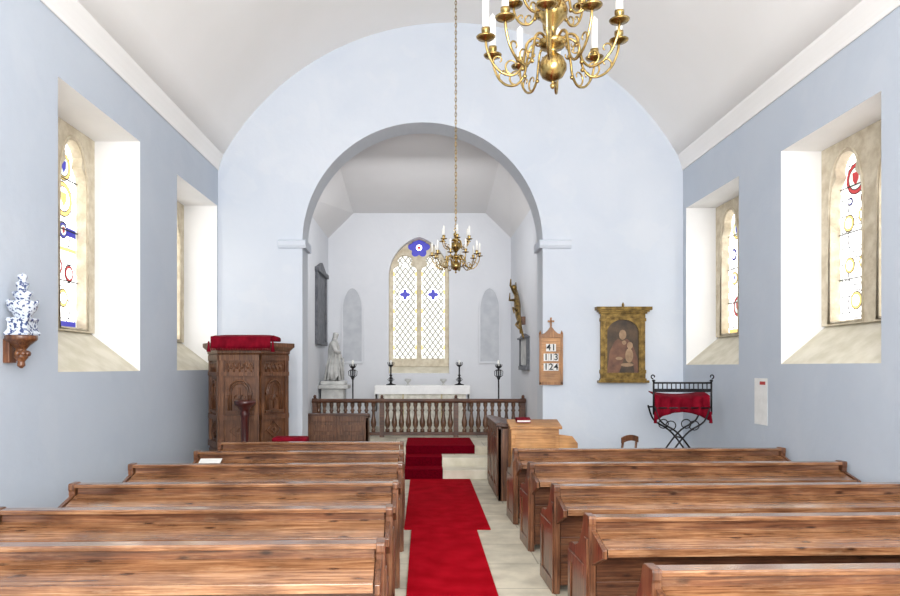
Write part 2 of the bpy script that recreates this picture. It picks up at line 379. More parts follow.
for nm,xa,xb in (('trim_3',AC-AR-0.34,AC-AR+0.05),('trim_4',AC+AR-0.05,AC+AR+0.40)):
    b=MB(); b.prism([(YE-0.03,3.21),(YE-0.05,3.25),(YE-0.05,3.31),(YE-0.015,3.33),(YE+0.45,3.33),(YE+0.45,3.21)],xa,xb,'x')
    struct(b.make(nm,'blue',bevel=0.006),'plaster impost moulding at springing of arch','impost')
b=MB(); R1,R2=AR+0.0,AR+0.085
arcpts=[(PI*k/48) for k in range(49)]
outer=[(AC+R2,0)]+[(AC+R2*math.cos(a),AS+R2*math.sin(a)) for a in arcpts]+[(AC-R2,0)]
inner=[(AC-R1,0)]+[(AC-R1*math.cos(a),AS+R1*math.sin(a)) for a in arcpts]+[(AC+R1,0)]
n=len(outer); inr=list(reversed(inner))
vs=[(x,YE-0.012,z) for x,z in outer]+[(x,YE-0.012,z) for x,z in inr]+[(x,YE,z) for x,z in outer]+[(x,YE,z) for x,z in inr]
fs=[]
for i in range(n-1):
    fs+=[(i,i+1,n+i+1,n+i),(i,2*n+i,2*n+i+1,i+1),(n+i,n+i+1,3*n+i+1,3*n+i)]
b.add(vs,fs,0)
struct(b.make('trim_5','blue'),'pale plaster band edging the chancel arch','arch band')

# chancel
CL,CR,CY=-1.90,1.725,13.6; CZ=4.107
for nm,x0,x1 in (('wall_chancel_left',CL-0.3,CL),('wall_chancel_right',CR,CR+0.3)):
    b=MB(); b.box(x0,x1,YE+0.45,CY+0.3,0,CZ+0.25)
    struct(b.make(nm,'chancel'),'white plastered chancel side wall','wall')
WX=-0.10; WW=0.60; wS=3.35
def ew_hi(x):
    d=min(abs(x-WX),WW); R=WW*1.35
    return wS+math.sqrt(max(R*R-(d+R-WW)**2,0))
xs=[CL-0.3,CL]+[WX-WW*math.cos(PI*k/32) for k in range(33)]+[CR,CR+0.3]
struct(col_wall('wall_chancel_east',CY,CY+0.5,xs,0,lambda x:4.75,(WX-WW,WX+WW,lambda x:1.42,ew_hi),['chancel','white']),'white plastered altar wall with pointed window','wall')
b=MB(); p=[(CL-0.1,CZ-0.05),(CL,CZ),(CL+0.50,4.60),(CR-0.50,4.60),(CR,CZ),(CR+0.1,CZ-0.05)]
y0,y1=YE+0.45,CY+0.01
def zz0(x,z): return z+0.45*((z-CZ)/(4.60-CZ)) if z>CZ else z
F=[(x,y0,zz0(x,z)) for x,z in p]; Bk=[(x,y1,z) for x,z in p]
up=lambda L:[(x,y,z+0.15) for x,y,z in L]
m=len(p)
b.add(F+Bk+up(F)+up(Bk),[(i,i+1,m+1+i,m+i) for i in range(m-1)]+[(2*m+i,3*m+i,3*m+1+i,2*m+1+i) for i in range(m-1)])
struct(b.make('ceiling.001','ceil_shaded'),'off-white canted chancel ceiling','ceiling')
CF=0.376
b=MB(); b.box(CL,CR,10.15,CY,0,CF)
struct(b.make('floor.001','flags'),'raised stone chancel floor','floor')
for i,(a,c,z) in enumerate(((9.45,9.8,0.13),(9.8,10.15,0.255))):
    b=MB(); b.box(AC-AR+0.01,AC+AR-0.01,a,c,0,z)
    struct(b.make('floor.00%d'%(i+2),'sill',bevel=0.01),'worn pale stone step up to the chancel','step')
for x in (-1.42,1.30):
    w,z0,zs=0.215,1.62,2.72
    out=[(x-w,z0),(x+w,z0)]+[(x+w*math.cos(PI*k/16),zs+0.42*math.sin(PI*k/16)**1.2) for k in range(17)]
    ins=[(x+(q[0]-x)*0.86, z0+0.04+(q[1]-z0)*0.95) for q in out]
    r=root('wall_niche',(0,CY,0),'shallow round-headed grey plaster niche with raised edge','niche','blind wall niches')
    b=MB(); b.prism(out,-0.012,-0.001,'y'); b.make('niche_panel','niche',r)
    plate('niche_edge',out,[ins],0.03,'chancel',r,(0,-0.016,0))

# ------------------------------------------------------------------ windows
def light(cx,w,z0,zs,za,n=14,cusp=0.16):
    h=w/2; rise=za-zs; P=[(cx-h,z0),(cx+h,z0)]
    def side(sg):
        L=[]
        for k in range(n+1):
            t=k/n; a=t*PI/2
            x=h*(math.cos(a)**0.85 if math.cos(a)>1e-6 else 0); z=zs+rise*math.sin(a)**1.15*(1.0) 
            c=cusp*w*math.exp(-((t-0.42)/0.09)**2)
            x=max(x-c,0); z-=c*0.3
            L.append((cx+sg*x,z))
        return L
    R=side(1); L=side(-1)
    return P+R+list(reversed(L[:-1]))
def disc(b,cx,cz,r,y,mi,n=18):
    b.add([(cx+r*math.cos(2*PI*k/n),y,cz+r*math.sin(2*PI*k/n)) for k in range(n)],[tuple(range(n))],mi)
def ring(b,cx,cz,r,w,y,mi,n=24):
    vs=[(cx+q*math.cos(2*PI*k/n),y,cz+q*math.sin(2*PI*k/n)) for q in (r,r-w) for k in range(n)]
    b.add(vs,[(k,(k+1)%n,n+(k+1)%n,n+k) for k in range(n)],mi)
def rect(b,x0,x1,z0,z1,y,mi): b.add([(x0,y,z0),(x1,y,z0),(x1,y,z1),(x0,y,z1)],[(0,1,2,3)],mi)
def poly(b,pts,y,mi): b.add([(x,y,z) for x,z in pts],[tuple(range(len(pts)))],mi)

def side_window(idx,loc,rotz,W,z0,z1,depth,variant):
    r=root('window_%d'%idx,loc,'stone two-light window with stained roundels in clear leaded glass','window',kind='structure',rot=(0,0,rotz))
    hw=W/2
    b=MB(); b.prism([(0.0,z0),(depth-0.02,z0),(depth-0.02,z0+0.40)],-hw+0.002,hw-0.002,'x')
    b.make('sill','sill',r)
    zz=z0+0.38; lw=0.49; cx=0.365
    outer=[(-hw+0.002,zz),(hw-0.002,zz),(hw-0.002,z1-0.002),(-hw+0.002,z1-0.002)]
    holes=[light(s*cx,lw,zz+0.04,z1-0.60,z1-0.13,cusp=0.11) for s in (-1,1)]
    plate('stone_frame',outer,holes,0.10,'stone',r,(0,depth-0.04,0),0.0)
    b=MB()
    for s in (-1,1):
        o=light(s*cx,lw+0.04,zz+0.02,z1-0.60,z1-0.10,cusp=0)
        b.tube([(p[0],depth-0.095,p[1]) for p in o],0.012,6,0,closed=True)
    b.make('hood_moulding','stone',r)
    b=MB(); y=depth+0.02
    rect(b,-hw+0.03,hw-0.03,zz,z1-0.03,y,0)
    for s in (-1,1):
        c=s*cx; zb=zz+0.04; zt=z1-0.16; H=zt-zb
        yy=y-0.006; hl=lw/2
        def rd(u,t,rad,col,col2=None,col3=0):
            X=c+u; Z=zb+t*H
            disc(b,X,Z,rad+0.011,yy,5); disc(b,X,Z,rad,yy-0.002,col)
            if col2 is not None:
                disc(b,X,Z,rad*0.78,yy-0.004,5); disc(b,X,Z,rad*0.71,yy-0.005,col2)
                poly(b,[(X-rad*0.34,Z+rad*0.40),(X+rad*0.34,Z+rad*0.40),(X+rad*0.30,Z-rad*0.1),(X,Z-rad*0.5),(X-rad*0.30,Z-rad*0.1)],yy-0.007,col3)
        for k in range(5):
            zc=zb+(k+0.5)/5*H
            for sg in (-1,1):
                L_=[(c+sg*hl*0.95*math.sin(PI*t/10)-0.005,zb+(k+t/10)/5*H) for t in range(11)]
                for a_,b_ in zip(L_[:-1],L_[1:]):
                    poly(b,[(a_[0],a_[1]),(a_[0]+0.010,a_[1]),(b_[0]+0.010,b_[1]),(b_[0],b_[1])],yy+0.002,5)
            ring(b,c,zc,0.14,0.010,yy+0.003,5)
        for k in range(10):
            t=(k+0.5)/10; rect(b,c-hl-0.02,c+hl+0.02,zb+t*H-0.004,zb+t*H+0.004,yy+0.003,5)
        for u in (-0.12,0.12): rect(b,c+u-0.005,c+u+0.005,zb,zt+0.1,yy+0.003,5)
        def border(c1,c2):
            m_=18
            rect(b,c-hl+0.025,c-hl+0.032,zb,zb+0.9*H,yy+0.0005,5); rect(b,c+hl-0.032,c+hl-0.025,zb,zb+0.9*H,yy+0.0005,5)
            for k in range(m_):
                z_=zb+H*0.9*k/m_
                for sg in (-1,1):
                    rect(b,c+sg*(hl-0.006)-0.018,c+sg*(hl-0.006)+0.018,z_,z_+H*0.9/m_*0.9,yy+0.001,(c1 if k%2 else c2))
        if variant==0:
            border(4,0)
            rd(0,0.86,0.145,2,4,2); rd(-0.09,0.73,0.03,3,0); rd(0.1,0.73,0.03,2,0)
            rd(-0.115,0.60,0.075,1,0,4); rd(0.115,0.63,0.075,1,0,4); rd(-0.10,0.34,0.07,1,0,4); rd(0.12,0.35,0.07,1,0,4); rd(0,0.12,0.08,1,0,4)
        elif variant==1:
            border(0,4)
            rd(0,0.88,0.13,1,4,3); rd(0,0.70,0.16,1,0,1); rd(0,0.70,0.05,3,4,1)
            rect(b,c-0.24,c+0.24,zb+0.505*H,zb+0.55*H,yy,3); rd(0,0.53,0.07,3,4,2)
            rect(b,c-0.24,c+0.24,zb+0.42*H,zb+0.44*H,yy,1)
            rd(-0.1,0.33,0.08,2,0,1); rd(0.11,0.30,0.075,2,0,4); rd(0.0,0.16,0.08,1,0,4)
            rect(b,c-0.24,c+0.24,zb+0.0*H,zb+0.035*H,yy,3)
        elif variant==2:
            border(4,0)
            rd(0.02,0.22,0.13,2,4,2); rd(0,0.86,0.12,1,4,3); rd(-0.1,0.66,0.07,3,0,4); rd(0.1,0.70,0.06,3,0,4); rd(-0.08,0.46,0.08,1,0,3); rd(0.12,0.48,0.07,3,0,4)
            rect(b,c-0.24,c+0.24,zb+0.0*H,zb+0.035*H,yy,1)
        else:
            border(4,0)
            rd(0,0.8,0.12,1,4,0); rd(0,0.5,0.12,1,4,3); rd(0,0.2,0.1,2,0,4)
    b.make('stained_glass',['gw','gy','gr','gb','gg','lead'],r)
    b=MB()
    for t in (0.25,0.5,0.75):
        for s in (-1,1):
            z=zz+(z1-zz)*t; b.box(s*cx-lw/2,s*cx+lw/2,depth-0.005,depth+0.005,z-0.005,z+0.005)
    b.make('saddle_bar','iron',r)
for i,(h,v) in enumerate(zip(LH,(1,3))):
    side_window(i+1,(XL,(h[0]+h[1])/2,0),PI/2,h[1]-h[0],h[2],h[3],DL,v)
for i,(h,v) in enumerate(zip(RH,(0,2))):
    side_window(i+3,(XR,(h[0]+h[1])/2,0),-PI/2,h[1]-h[0],h[2],h[3],DR,v)
r=root('window_5',(WX,CY,0),'pointed two-light stone window with diamond panes and blue roundels','window',kind='structure')
def ptd(hw,base,s,k=1.35,n=16):
    R=hw*k; pts=[(-hw,base),(hw,base)]
    rt=[]
    for i in range(n+1):
        d=hw*math.cos(PI/2*i/n)
        rt.append((d,s+math.sqrt(max(R*R-(d+R-hw)**2,0))))
    return pts+rt+[(-x,z) for x,z in reversed(rt[:-1])]
outer=ptd(WW-0.003,1.56,wS-0.004)
holes=[light(sx*0.285,0.47,1.72,3.42,3.80,cusp=0.17) for sx in (-1,1)]
ros=[]
for k in range(48):
    a=2*PI*k/48; rr=0.165+0.06*abs(math.cos(3*a)); ros.append((rr*math.cos(a),3.97+rr*math.sin(a)))
holes.append(ros)
plate('stone_tracery',outer,holes,0.12,'stone',r,(0,0.24,0))
b=MB(); b.prism([(0.0,1.43),(0.30,1.43),(0.30,1.62)],-WW+0.003,WW-0.003,'x'); b.make('sill','sill',r)
b=MB(); g=ptd(WW-0.02,1.60,wS-0.02)
b.add([(x,0.34,z) for x,z in g],[tuple(range(len(g)))],0)
disc(b,0,3.97,0.25,0.32,1,24)
disc(b,0,3.97,0.060,0.315,2,12); disc(b,0,3.97,0.035,0.313,6,12)
for sx in (-1,1):
    cx=sx*0.285
    disc(b,cx,3.02,0.14,0.325,3,20); disc(b,cx,3.02,0.128,0.322,2,20)
    disc(b,cx,3.02,0.065,0.32,1,12)
    for a in range(4):
        disc(b,cx+0.07*math.cos(a*PI/2),3.02+0.07*math.sin(a*PI/2),0.038,0.319,1,10)
    disc(b,cx,3.62,0.06,0.322,3,12); disc(b,cx,3.62,0.05,0.320,2,12)
    for s2 in (-1,1):
        for k in range(20):
            z_=1.72+k*0.093; X=cx+s2*0.222
            rect(b,X-0.012,X+0.012,z_,z_+0.085,0.33,(5,2,4,2)[k%4])
b.make('leaded_glass',['lattice','gb','gw','lead','gy','gg','gr'],r)

# ------------------------------------------------------------------ carpets
b=MB(); b.box(-0.19,0.635,6.52,9.44,0.001,0.012)
meta(b.make('carpet_runner','carpet',bevel=0.003),'bright red carpet laid before the chancel step','carpet')
b=MB(); b.box(-0.12,0.50,-1.0,6.51,0.002,0.02)
meta(b.make('carpet_runner','carpet',bevel=0.003),'narrow bright red aisle carpet runner between pews','carpet')
b=MB()
x0,x1=-0.27,0.26
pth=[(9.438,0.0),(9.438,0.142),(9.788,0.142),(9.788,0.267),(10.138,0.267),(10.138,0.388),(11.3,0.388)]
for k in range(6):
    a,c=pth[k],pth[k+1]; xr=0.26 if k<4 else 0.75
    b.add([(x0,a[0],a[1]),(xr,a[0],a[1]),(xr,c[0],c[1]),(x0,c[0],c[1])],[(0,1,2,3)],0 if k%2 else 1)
o=meta(b.make('stair_carpet',['carpet_mid','carpet_riser_shade']),'red carpet running up the chancel steps, shade painted into risers','carpet')

# ------------------------------------------------------------------ pews
PH=0.74
def build_pew(L,label,grp):
    r=root('pew',(0,0,0),label,'pew',grp)
    h=L/2
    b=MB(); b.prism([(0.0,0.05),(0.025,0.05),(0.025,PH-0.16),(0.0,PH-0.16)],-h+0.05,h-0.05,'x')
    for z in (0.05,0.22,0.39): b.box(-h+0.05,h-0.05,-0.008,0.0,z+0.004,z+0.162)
    b.make('lower_back','wood_shaded',r,bevel=0.002)
    b=MB(); b.box(-h+0.05,h-0.05,-0.002,0.028,PH-0.16,PH-0.02); b.make('back','wood',r)
    b=MB()
    b.prism([(-0.022,PH-0.030),(-0.036,PH-0.024),(-0.038,PH-0.006),(-0.032,PH),(0.046,PH),(0.050,PH-0.004),(0.05,PH-0.030)],-h+0.02,h-0.02,'x')
    b.make('top_rail','wood_lit',r,bevel=0.003)
    b=MB()
    b.prism([(-0.002,PH-0.070),(-0.002,PH-0.092),(-0.225,PH-0.155),(-0.225,PH-0.133)],-h+0.046,h-0.046,'x')
    b.prism([(-0.215,PH-0.160),(-0.215,PH-0.124),(-0.222,PH-0.119),(-0.234,PH-0.120),(-0.236,PH-0.162)],-h+0.046,h-0.046,'x')
    b.make('book_ledge','wood_lit',r,bevel=0.003)
    b=MB(); b.box(-h+0.046,h-0.046,0.028,0.40,0.385,0.415); b.box(-h+0.046,h-0.046,0.36,0.38,0.30,0.385)
    b.make('seat','wood',r,bevel=0.004)
    prof=[(-0.035,0.0),(0.42,0.0),(0.42,0.40),(0.415,0.46),(0.39,0.50),(0.34,0.515),(0.26,0.52),(0.19,0.545),(0.14,0.60),(0.10,0.66),(0.075,PH-0.01),(0.055,PH+0.006),(-0.035,PH+0.006),(-0.042,PH-0.005),(-0.042,PH-0.035),(-0.035,PH-0.05)]
    b=MB(); b.prism(prof,-h,-h+0.040,'x')
    b.box(-h-0.010,-h,-0.02,0.40,0.0,0.09); b.box(-h-0.008,-h,-0.02,0.04,0.09,0.62); b.box(-h-0.008,-h,0.34,0.40,0.09,0.46); b.box(-h-0.008,-h,0.04,0.34,0.40,0.46)
    b.prism([(-0.24,PH-0.17),(-0.035,PH-0.26),(-0.035,PH-0.07),(-0.24,PH-0.125)],-h+0.015,-h+0.040,'x')
    e1=b.make('end_panel','woodv',r,bevel=0.003)
    e2=e1.copy(); COL.objects.link(e2); e2.parent=r; e2.scale=(-1,1,1)
    return r
TH=math.radians(1.8)
RX0,RX1=0.885,3.60
L=RX1-RX0
rp=build_pew(L,'brown varnished pine pew with book ledge, against side wall','pews along the aisle')
dy=L/2*math.sin(TH)
rp.location=((RX0+RX1)/2+0.018,2.76+dy,0); rp.rotation_euler=(0,0,TH)
for y in (3.73,4.71,5.79,6.78): clone(rp,((RX0+RX1)/2,y+dy,0))
LX0,LX1=-2.45,-0.18
lp=build_pew(LX1-LX0,'brown varnished pine pew with book ledge beside red carpet','pews along the aisle')
dl=(LX1-LX0)/2*math.sin(TH)
lp.location=((LX0+LX1)/2,3.18-dl,0); lp.rotation_euler=(0,0,TH)
for y in (3.97,4.83,5.78): clone(lp,((LX0+LX1)/2,y-dl,0))
sp_=build_pew(2.0,'shorter brown pine pew standing before the pulpit','pews along the aisle')
sp_.location=(-1.20,6.60,0); sp_.rotation_euler=(0,0,TH/2); clone(sp_,(-1.22,7.42,0))

b=MB(); b.box(-0.10,0.10,-0.07,0.07,0,0.004)
meta(b.make('service_sheet','paper',None,(-2.02,6.48,0.655),rot=(0.27,0,0.1)),'white paper service sheet lying on pew ledge','paper')

# ------------------------------------------------------------------ pulpit
PX=-2.25
r=root('pulpit',(PX,8.80,0),'hexagonal carved dark oak pulpit against blue wall','pulpit')
Rb=0.485
def hexl(b,prof,mi=0): b.lathe(prof,(0,0,0),6,mi,False)
b=MB(); hexl(b,[(0.34,0),(0.34,0.08),(0.28,0.12),(0.25,0.30),(0.30,0.40),(0.46,0.46)]); b.make('pedestal','oakdark',r,bevel=0.006)
b=MB(); hexl(b,[(0.46,0.46),(0.51,0.47),(0.51,0.52),(Rb,0.55),(Rb,1.70),(0.50,1.72)])
b.make('body','oakdark',r,bevel=0.004)
b=MB()
for k in range(6):
    a=PI/6+k*PI/3; ap=Rb*math.cos(PI/6)
    nx,ny=math.cos(a),math.sin(a); tx,ty=-ny,nx; hw=Rb/2
    def pb(u0,u1,z0,z1,d0,d1):
        vs=[]
        for z in (z0,z1):
            for d in (d0,d1):
                for u in (u0,u1): vs.append((nx*(ap+d)+tx*u, ny*(ap+d)+ty*u, z))
        b.add(vs,[(0,2,3,1),(4,5,7,6),(0,1,5,4),(2,6,7,3),(0,4,6,2),(1,3,7,5)])
    def pt(u,z,d=0.008): return (nx*(ap+d)+tx*u, ny*(ap+d)+ty*u, z)
    pb(-hw,-hw+0.055,0.55,1.70,0,0.03); pb(hw-0.055,hw,0.55,1.70,0,0.03)
    for z0,z1 in ((0.55,0.63),(0.90,0.96),(1.44,1.49),(1.63,1.70)): pb(-hw,hw,z0,z1,0,0.036)
    for rr_,d_ in ((0.135,0.014),(0.105,0.010)):
        b.tube([pt(-rr_,1.02,d_),pt(-rr_,1.24,d_)]+[pt(-rr_*math.cos(t*PI/12),1.24+rr_*1.1*math.sin(t*PI/12),d_) for t in range(1,12)]+[pt(rr_,1.24,d_),pt(rr_,1.02,d_)],0.011,6)
    pb(-0.165,0.165,0.985,1.015,0,0.028); pb(-0.16,-0.11,1.21,1.24,0,0.026); pb(0.11,0.16,1.21,1.24,0,0.026)
    for sx in (-1,1):
        L_=[pt(sx*(0.035+0.03*(1-0.6*t/8)*math.cos(t/8*1.6*PI)),1.17+0.045*(1-0.5*t/8)*math.sin(t/8*1.6*PI)) for t in range(9)]
        b.tube(L_,0.009,5)
    b.tube([pt(0,1.04),pt(0,1.30)],0.009,5)
    b.tube([pt(-0.13,0.765),pt(0,0.865),pt(0.13,0.765),pt(0,0.665)],0.009,5,closed=True)
    b.tube([pt(0.03*math.cos(t*PI/4),0.765+0.03*math.sin(t*PI/4)) for t in range(8)],0.009,5,closed=True)
    for q in range(5):
        u=-0.14+q*0.07
        b.tube([pt(u+0.028*math.cos(t*PI/8),1.53+0.07*math.sin(t*PI/8),0.012) for t in range(9)],0.009,5)
        b.tube([pt(u,1.49,0.01),pt(u,1.57,0.01)],0.008,5)
b.make('carved_panelling','oakdark',r)
b=MB(); hexl(b,[(0.50,1.69),(0.53,1.72),(0.53,1.75),(0.575,1.79),(0.59,1.80),(0.59,1.85),(0.44,1.855),(0.43,1.72)])
b.make('cornice','oakdark',r,bevel=0.004)
r=root('pulpit_cushion',(PX+0.05,8.62,1.862),'crimson tasselled velvet cushion draped on pulpit rim','cushion')
b=MB()
rows=[]
for i in range(31):
    u=-0.40+0.80*i/30
    hgt=0.085
    ring_=[]
    for k in range(14):
        a=2*PI*k/14; yy=0.16*math.copysign(abs(math.cos(a))**0.6,math.cos(a)); zz=hgt*0.5*math.copysign(abs(math.sin(a))**0.6,math.sin(a))+hgt*0.5
        e=1-0.35*(abs(u)/0.40)**8
        ring_.append((u,yy*e-0.10,max(zz*e,0.002)))
    rows.append(ring_)
vs=[v for rr in rows for v in rr]
b.add(vs,[(i*14+k,i*14+(k+1)%14,(i+1)*14+(k+1)%14,(i+1)*14+k) for i in range(30) for k in range(14)]+[tuple(range(14)),tuple(range(30*14,31*14))],0,True)
b.make('pad','velvet',r)
b=MB(); n=40
vs=[]
for j in range(4):
    for i in range(n+1):
        u=-0.36+0.72*i/n; vs.append((u,-0.385-0.003*math.sin(i*1.9)*j, 0.05-j*0.045))
b.add(vs,[(j*(n+1)+i,j*(n+1)+i+1,(j+1)*(n+1)+i+1,(j+1)*(n+1)+i) for j in range(3) for i in range(n)],0,True)
vs=[(-0.36,-0.2,0.07),(0.36,-0.2,0.07),(0.36,-0.385,0.05),(-0.36,-0.385,0.05)]; b.add(vs,[(0,1,2,3)])
for i in range(36):
    u=-0.35+i*0.02; b.box(u-0.004,u+0.004,-0.392,-0.382,-0.11,-0.084)
o=b.make('valance','velvet',r); s_=o.modifiers.new('s','SOLIDIFY'); s_.thickness=0.006
for sx in (-1,1):
    b=MB(); b.lathe([(0.004,0.0),(0.014,-0.02),(0.010,-0.035),(0.026,-0.13)],(sx*0.385,-0.385,0.0),10)
    b.make('tassel','velvet',r)
b=MB()
b.lathe([(0.13,0),(0.13,0.04),(0.07,0.07),(0.045,0.12),(0.04,0.4),(0.055,0.44),(0.04,0.48),(0.045,0.95),(0.06,1.0),(0.05,1.03),(0.07,1.07),(0.125,1.11),(0.13,1.15),(0.10,1.16)],(0,0,0),20)
meta(b.make('book_stand','postred',None,(-2.12,8.12,0)),'dark red-brown turned post stand with flat round top','stand')

# ------------------------------------------------------------------ communion rail
RY=11.5; RZ=CF
r=root('communion_rail',(-0.085,RY,RZ),'dark oak communion rail with turned balusters','rail')
hw=1.79
b=MB(); b.prism([(-0.05,0.575),(-0.06,0.605),(-0.04,0.64),(0.04,0.64),(0.06,0.605),(0.05,0.575)],-hw,hw,'x'); b.make('handrail','oakx',r,bevel=0.004)
b=MB(); b.box(-hw,hw,-0.035,0.035,0.03,0.085); b.make('bottom_rail','oakx',r,bevel=0.004)
bal=MB(); bal.lathe([(0.036,0.085),(0.036,0.13),(0.018,0.145),(0.042,0.19),(0.048,0.25),(0.027,0.35),(0.022,0.42),(0.038,0.45),(0.022,0.47),(0.024,0.50),(0.036,0.53),(0.036,0.58)],(0,0,0),10)
b0=bal.make('baluster','baluster',r); nb=30
xsb=[-hw+0.09+(2*hw-0.18)*k/(nb-1) for k in range(nb)]
b0.location=(xsb[0]+0.02,0,0)
for x in xsb[1:]:
    if min(abs(x-q) for q in (-0.62,0.62))<0.06: continue
    o=b0.copy(); COL.objects.link(o); o.parent=r; o.location=(x,0,0)
ps=MB(); ps.box(-0.04,0.04,-0.04,0.04,0,0.65); ps.lathe([(0.02,0.65),(0.03,0.67),(0.02,0.70),(0.003,0.71)],(0,0,0),10)
p0=ps.make('post','oakx',r,bevel=0.004); p0.location=(-hw+0.045,0,0)
for x in (-0.62,0.62,hw-0.045):
    o=p0.copy(); COL.objects.link(o); o.parent=r; o.location=(x,0,0)

def stall(loc,W,D,H,label,mats=('oakx','oakdark'),rot=None,name='choir_stall'):
    r=root(name,loc,label,'stall',rot=rot)
    b=MB(); b.box(-W/2,W/2,0,0.035,0,H-0.03); b.box(-W/2,-W/2+0.04,0,D,0,H-0.06); b.box(W/2-0.04,W/2,0,D,0,H-0.06)
    n=max(int(W/0.34),1); pw=(W-0.06)/n
    for k in range(n):
        x0=-W/2+0.03+k*pw
        b.box(x0,x0+0.05,-0.015,0,0.05,H-0.03); b.box(x0+pw-0.03,x0+pw,-0.015,0,0.05,H-0.03)
        b.box(x0+0.05,x0+pw-0.03,-0.015,0,H-0.12,H-0.03); b.box(x0+0.05,x0+pw-0.03,-0.015,0,0.05,0.14)
        b.box(x0+0.09,x0+pw-0.07,-0.012,0,0.19,H-0.17)
    b.make('panelled_front',mats[1],r,bevel=0.004)
    b=MB(); b.prism([(-0.03,H-0.03),(-0.03,H),(0.02,H+0.01),(min(D,0.30),H-0.05),(min(D,0.30),H-0.08)],-W/2-0.02,W/2+0.02,'x')
    b.make('book_slope',mats[0],r,bevel=0.004)
    if D>0.5:
        b=MB(); b.box(-W/2+0.04,W/2-0.04,D-0.32,D,0.38,0.42); b.box(-W/2,W/2,D,D+0.03,0,H*0.85)
        b.make('seat',mats[0],r,bevel=0.004)
    return r
stall((-1.33,10.45,CF),0.95,0.34,0.46,'low dark oak choir desk with panelled front')
stall((0.86,8.55,0),1.25,0.62,0.90,'dark panelled oak clergy stall beside chancel steps',rot=(0,0,-PI/2),name='clergy_stall')
r=root('reading_desk',(1.25,7.62,0),'honey-coloured oak reading desk with sloping top','desk')
b=MB(); b.box(-0.28,0.25,0,0.03,0.0,0.86); b.box(-0.28,-0.25,0.03,0.25,0,0.86); b.box(0.22,0.25,0.03,0.25,0,0.86)
b.box(-0.24,0.21,-0.01,0,0.10,0.45); b.box(-0.24,0.21,-0.01,0,0.52,0.80)
b.make('body','orange',r,bevel=0.004)
b=MB(); b.prism([(-0.03,0.86),(-0.03,0.89),(0.27,0.95),(0.27,0.92)],-0.30,0.28,'x'); b.make('sloping_top','orange',r,bevel=0.003)
b=MB(); b.prism([(0.25,0),(0.46,0),(0.46,0.70),(0.40,0.78),(0.25,0.80)],0.0,0.03,'y'); b.make('side_wing','orange',r,bevel=0.004)
r=root('prayer_book',(1.12,7.76,0.935),'small red prayer book on reading desk','book')
b=MB(); b.box(-0.08,0.08,-0.055,0.055,0,0.006); b.box(-0.08,0.08,-0.055,0.055,0.028,0.034); b.box(-0.08,-0.074,-0.055,0.055,0,0.034); b.make('cover','velvet',r,rot=(0.19,0,0))
b=MB(); b.box(-0.072,0.075,-0.05,0.05,0.006,0.028); b.make('pages','paper',r,rot=(0.19,0,0))
r=root('side_chair',(2.44,8.55,0),'small brown wooden chair with curved top rail','chair',rot=(0,0,0.5))
b=MB(); b.box(-0.15,0.15,-0.15,0.15,0.40,0.43); b.make('seat','terra',r,bevel=0.006)
for sx in (-1,1):
    b=MB(); b.tube([(sx*0.12,-0.13,0),(sx*0.12,-0.13,0.4),(sx*0.11,-0.17,0.66)],0.014,8); b.make('leg','woodv',r)
    b=MB(); b.tube([(sx*0.12,0.13,0),(sx*0.12,0.12,0.4)],0.014,8); b.make('leg','woodv',r)
b=MB(); n=8
for k in range(n):
    w=0.27/n; x0=-0.135+k*w; z=lambda x:0.71-1.6*x*x
    b.add([(x0,-0.18,z(x0)-0.06),(x0+w,-0.18,z(x0+w)-0.06),(x0+w,-0.18,z(x0+w)+0.01),(x0,-0.18,z(x0)+0.01),
           (x0,-0.16,z(x0)-0.06),(x0+w,-0.16,z(x0+w)-0.06),(x0+w,-0.16,z(x0+w)+0.01),(x0,-0.16,z(x0)+0.01)],[(0,1,2,3),(7,6,5,4),(3,2,6,7),(0,4,5,1),(0,3,7,4),(1,5,6,2)])
b.make('backrest','terra',r)
r=root('oak_stool',(-1.55,7.98,0),'small oak stool with red pad near pulpit','stool')
b=MB(); b.box(-0.20,0.20,-0.11,0.11,0.62,0.65)
for sx in (-1,1):
    for sy in (-1,1): b.tube([(sx*0.18,sy*0.09,0),(sx*0.15,sy*0.07,0.62)],0.015,6)
b.make('frame','oakdark',r)
b=MB(); b.box(-0.20,0.20,-0.11,0.11,0.651,0.74); b.make('pad','velvet',r,bevel=0.025)

# ------------------------------------------------------------------ altar
r=root('altar',(-0.03,12.75,CF),'altar with white linen cloth and cream damask frontal','altar')
b=MB(); b.box(-0.78,0.78,-0.28,0.28,0,0.80); b.make('body','oakdark',r)
b=MB(); n=40
vs=[];
for z in (0.0,0.79):
    for i in range(n+1):
        x=-0.79+1.58*i/n; vs.append((x,-0.295-(0.012*math.sin(i*1.3))*(1-z),z))
b.add(vs,[(i,i+1,n+2+i,n+1+i) for i in range(n)],0,True)
for x in (-0.35,0.35): b.box(x-0.015,x+0.015,-0.315,-0.308,0.02,0.70,1)
b.make('frontal',['damask','galloon'],r)
b=MB(); b.box(-0.86,0.86,-0.31,0.31,0.80,0.835); b.box(-0.86,0.86,-0.32,-0.306,0.68,0.80); b.box(-0.87,-0.855,-0.3,0.3,0.35,0.835); b.box(0.855,0.87,-0.3,0.3,0.35,0.835)
b.make('altar_cloth','linen',r,bevel=0.006)
AZ=CF+0.836
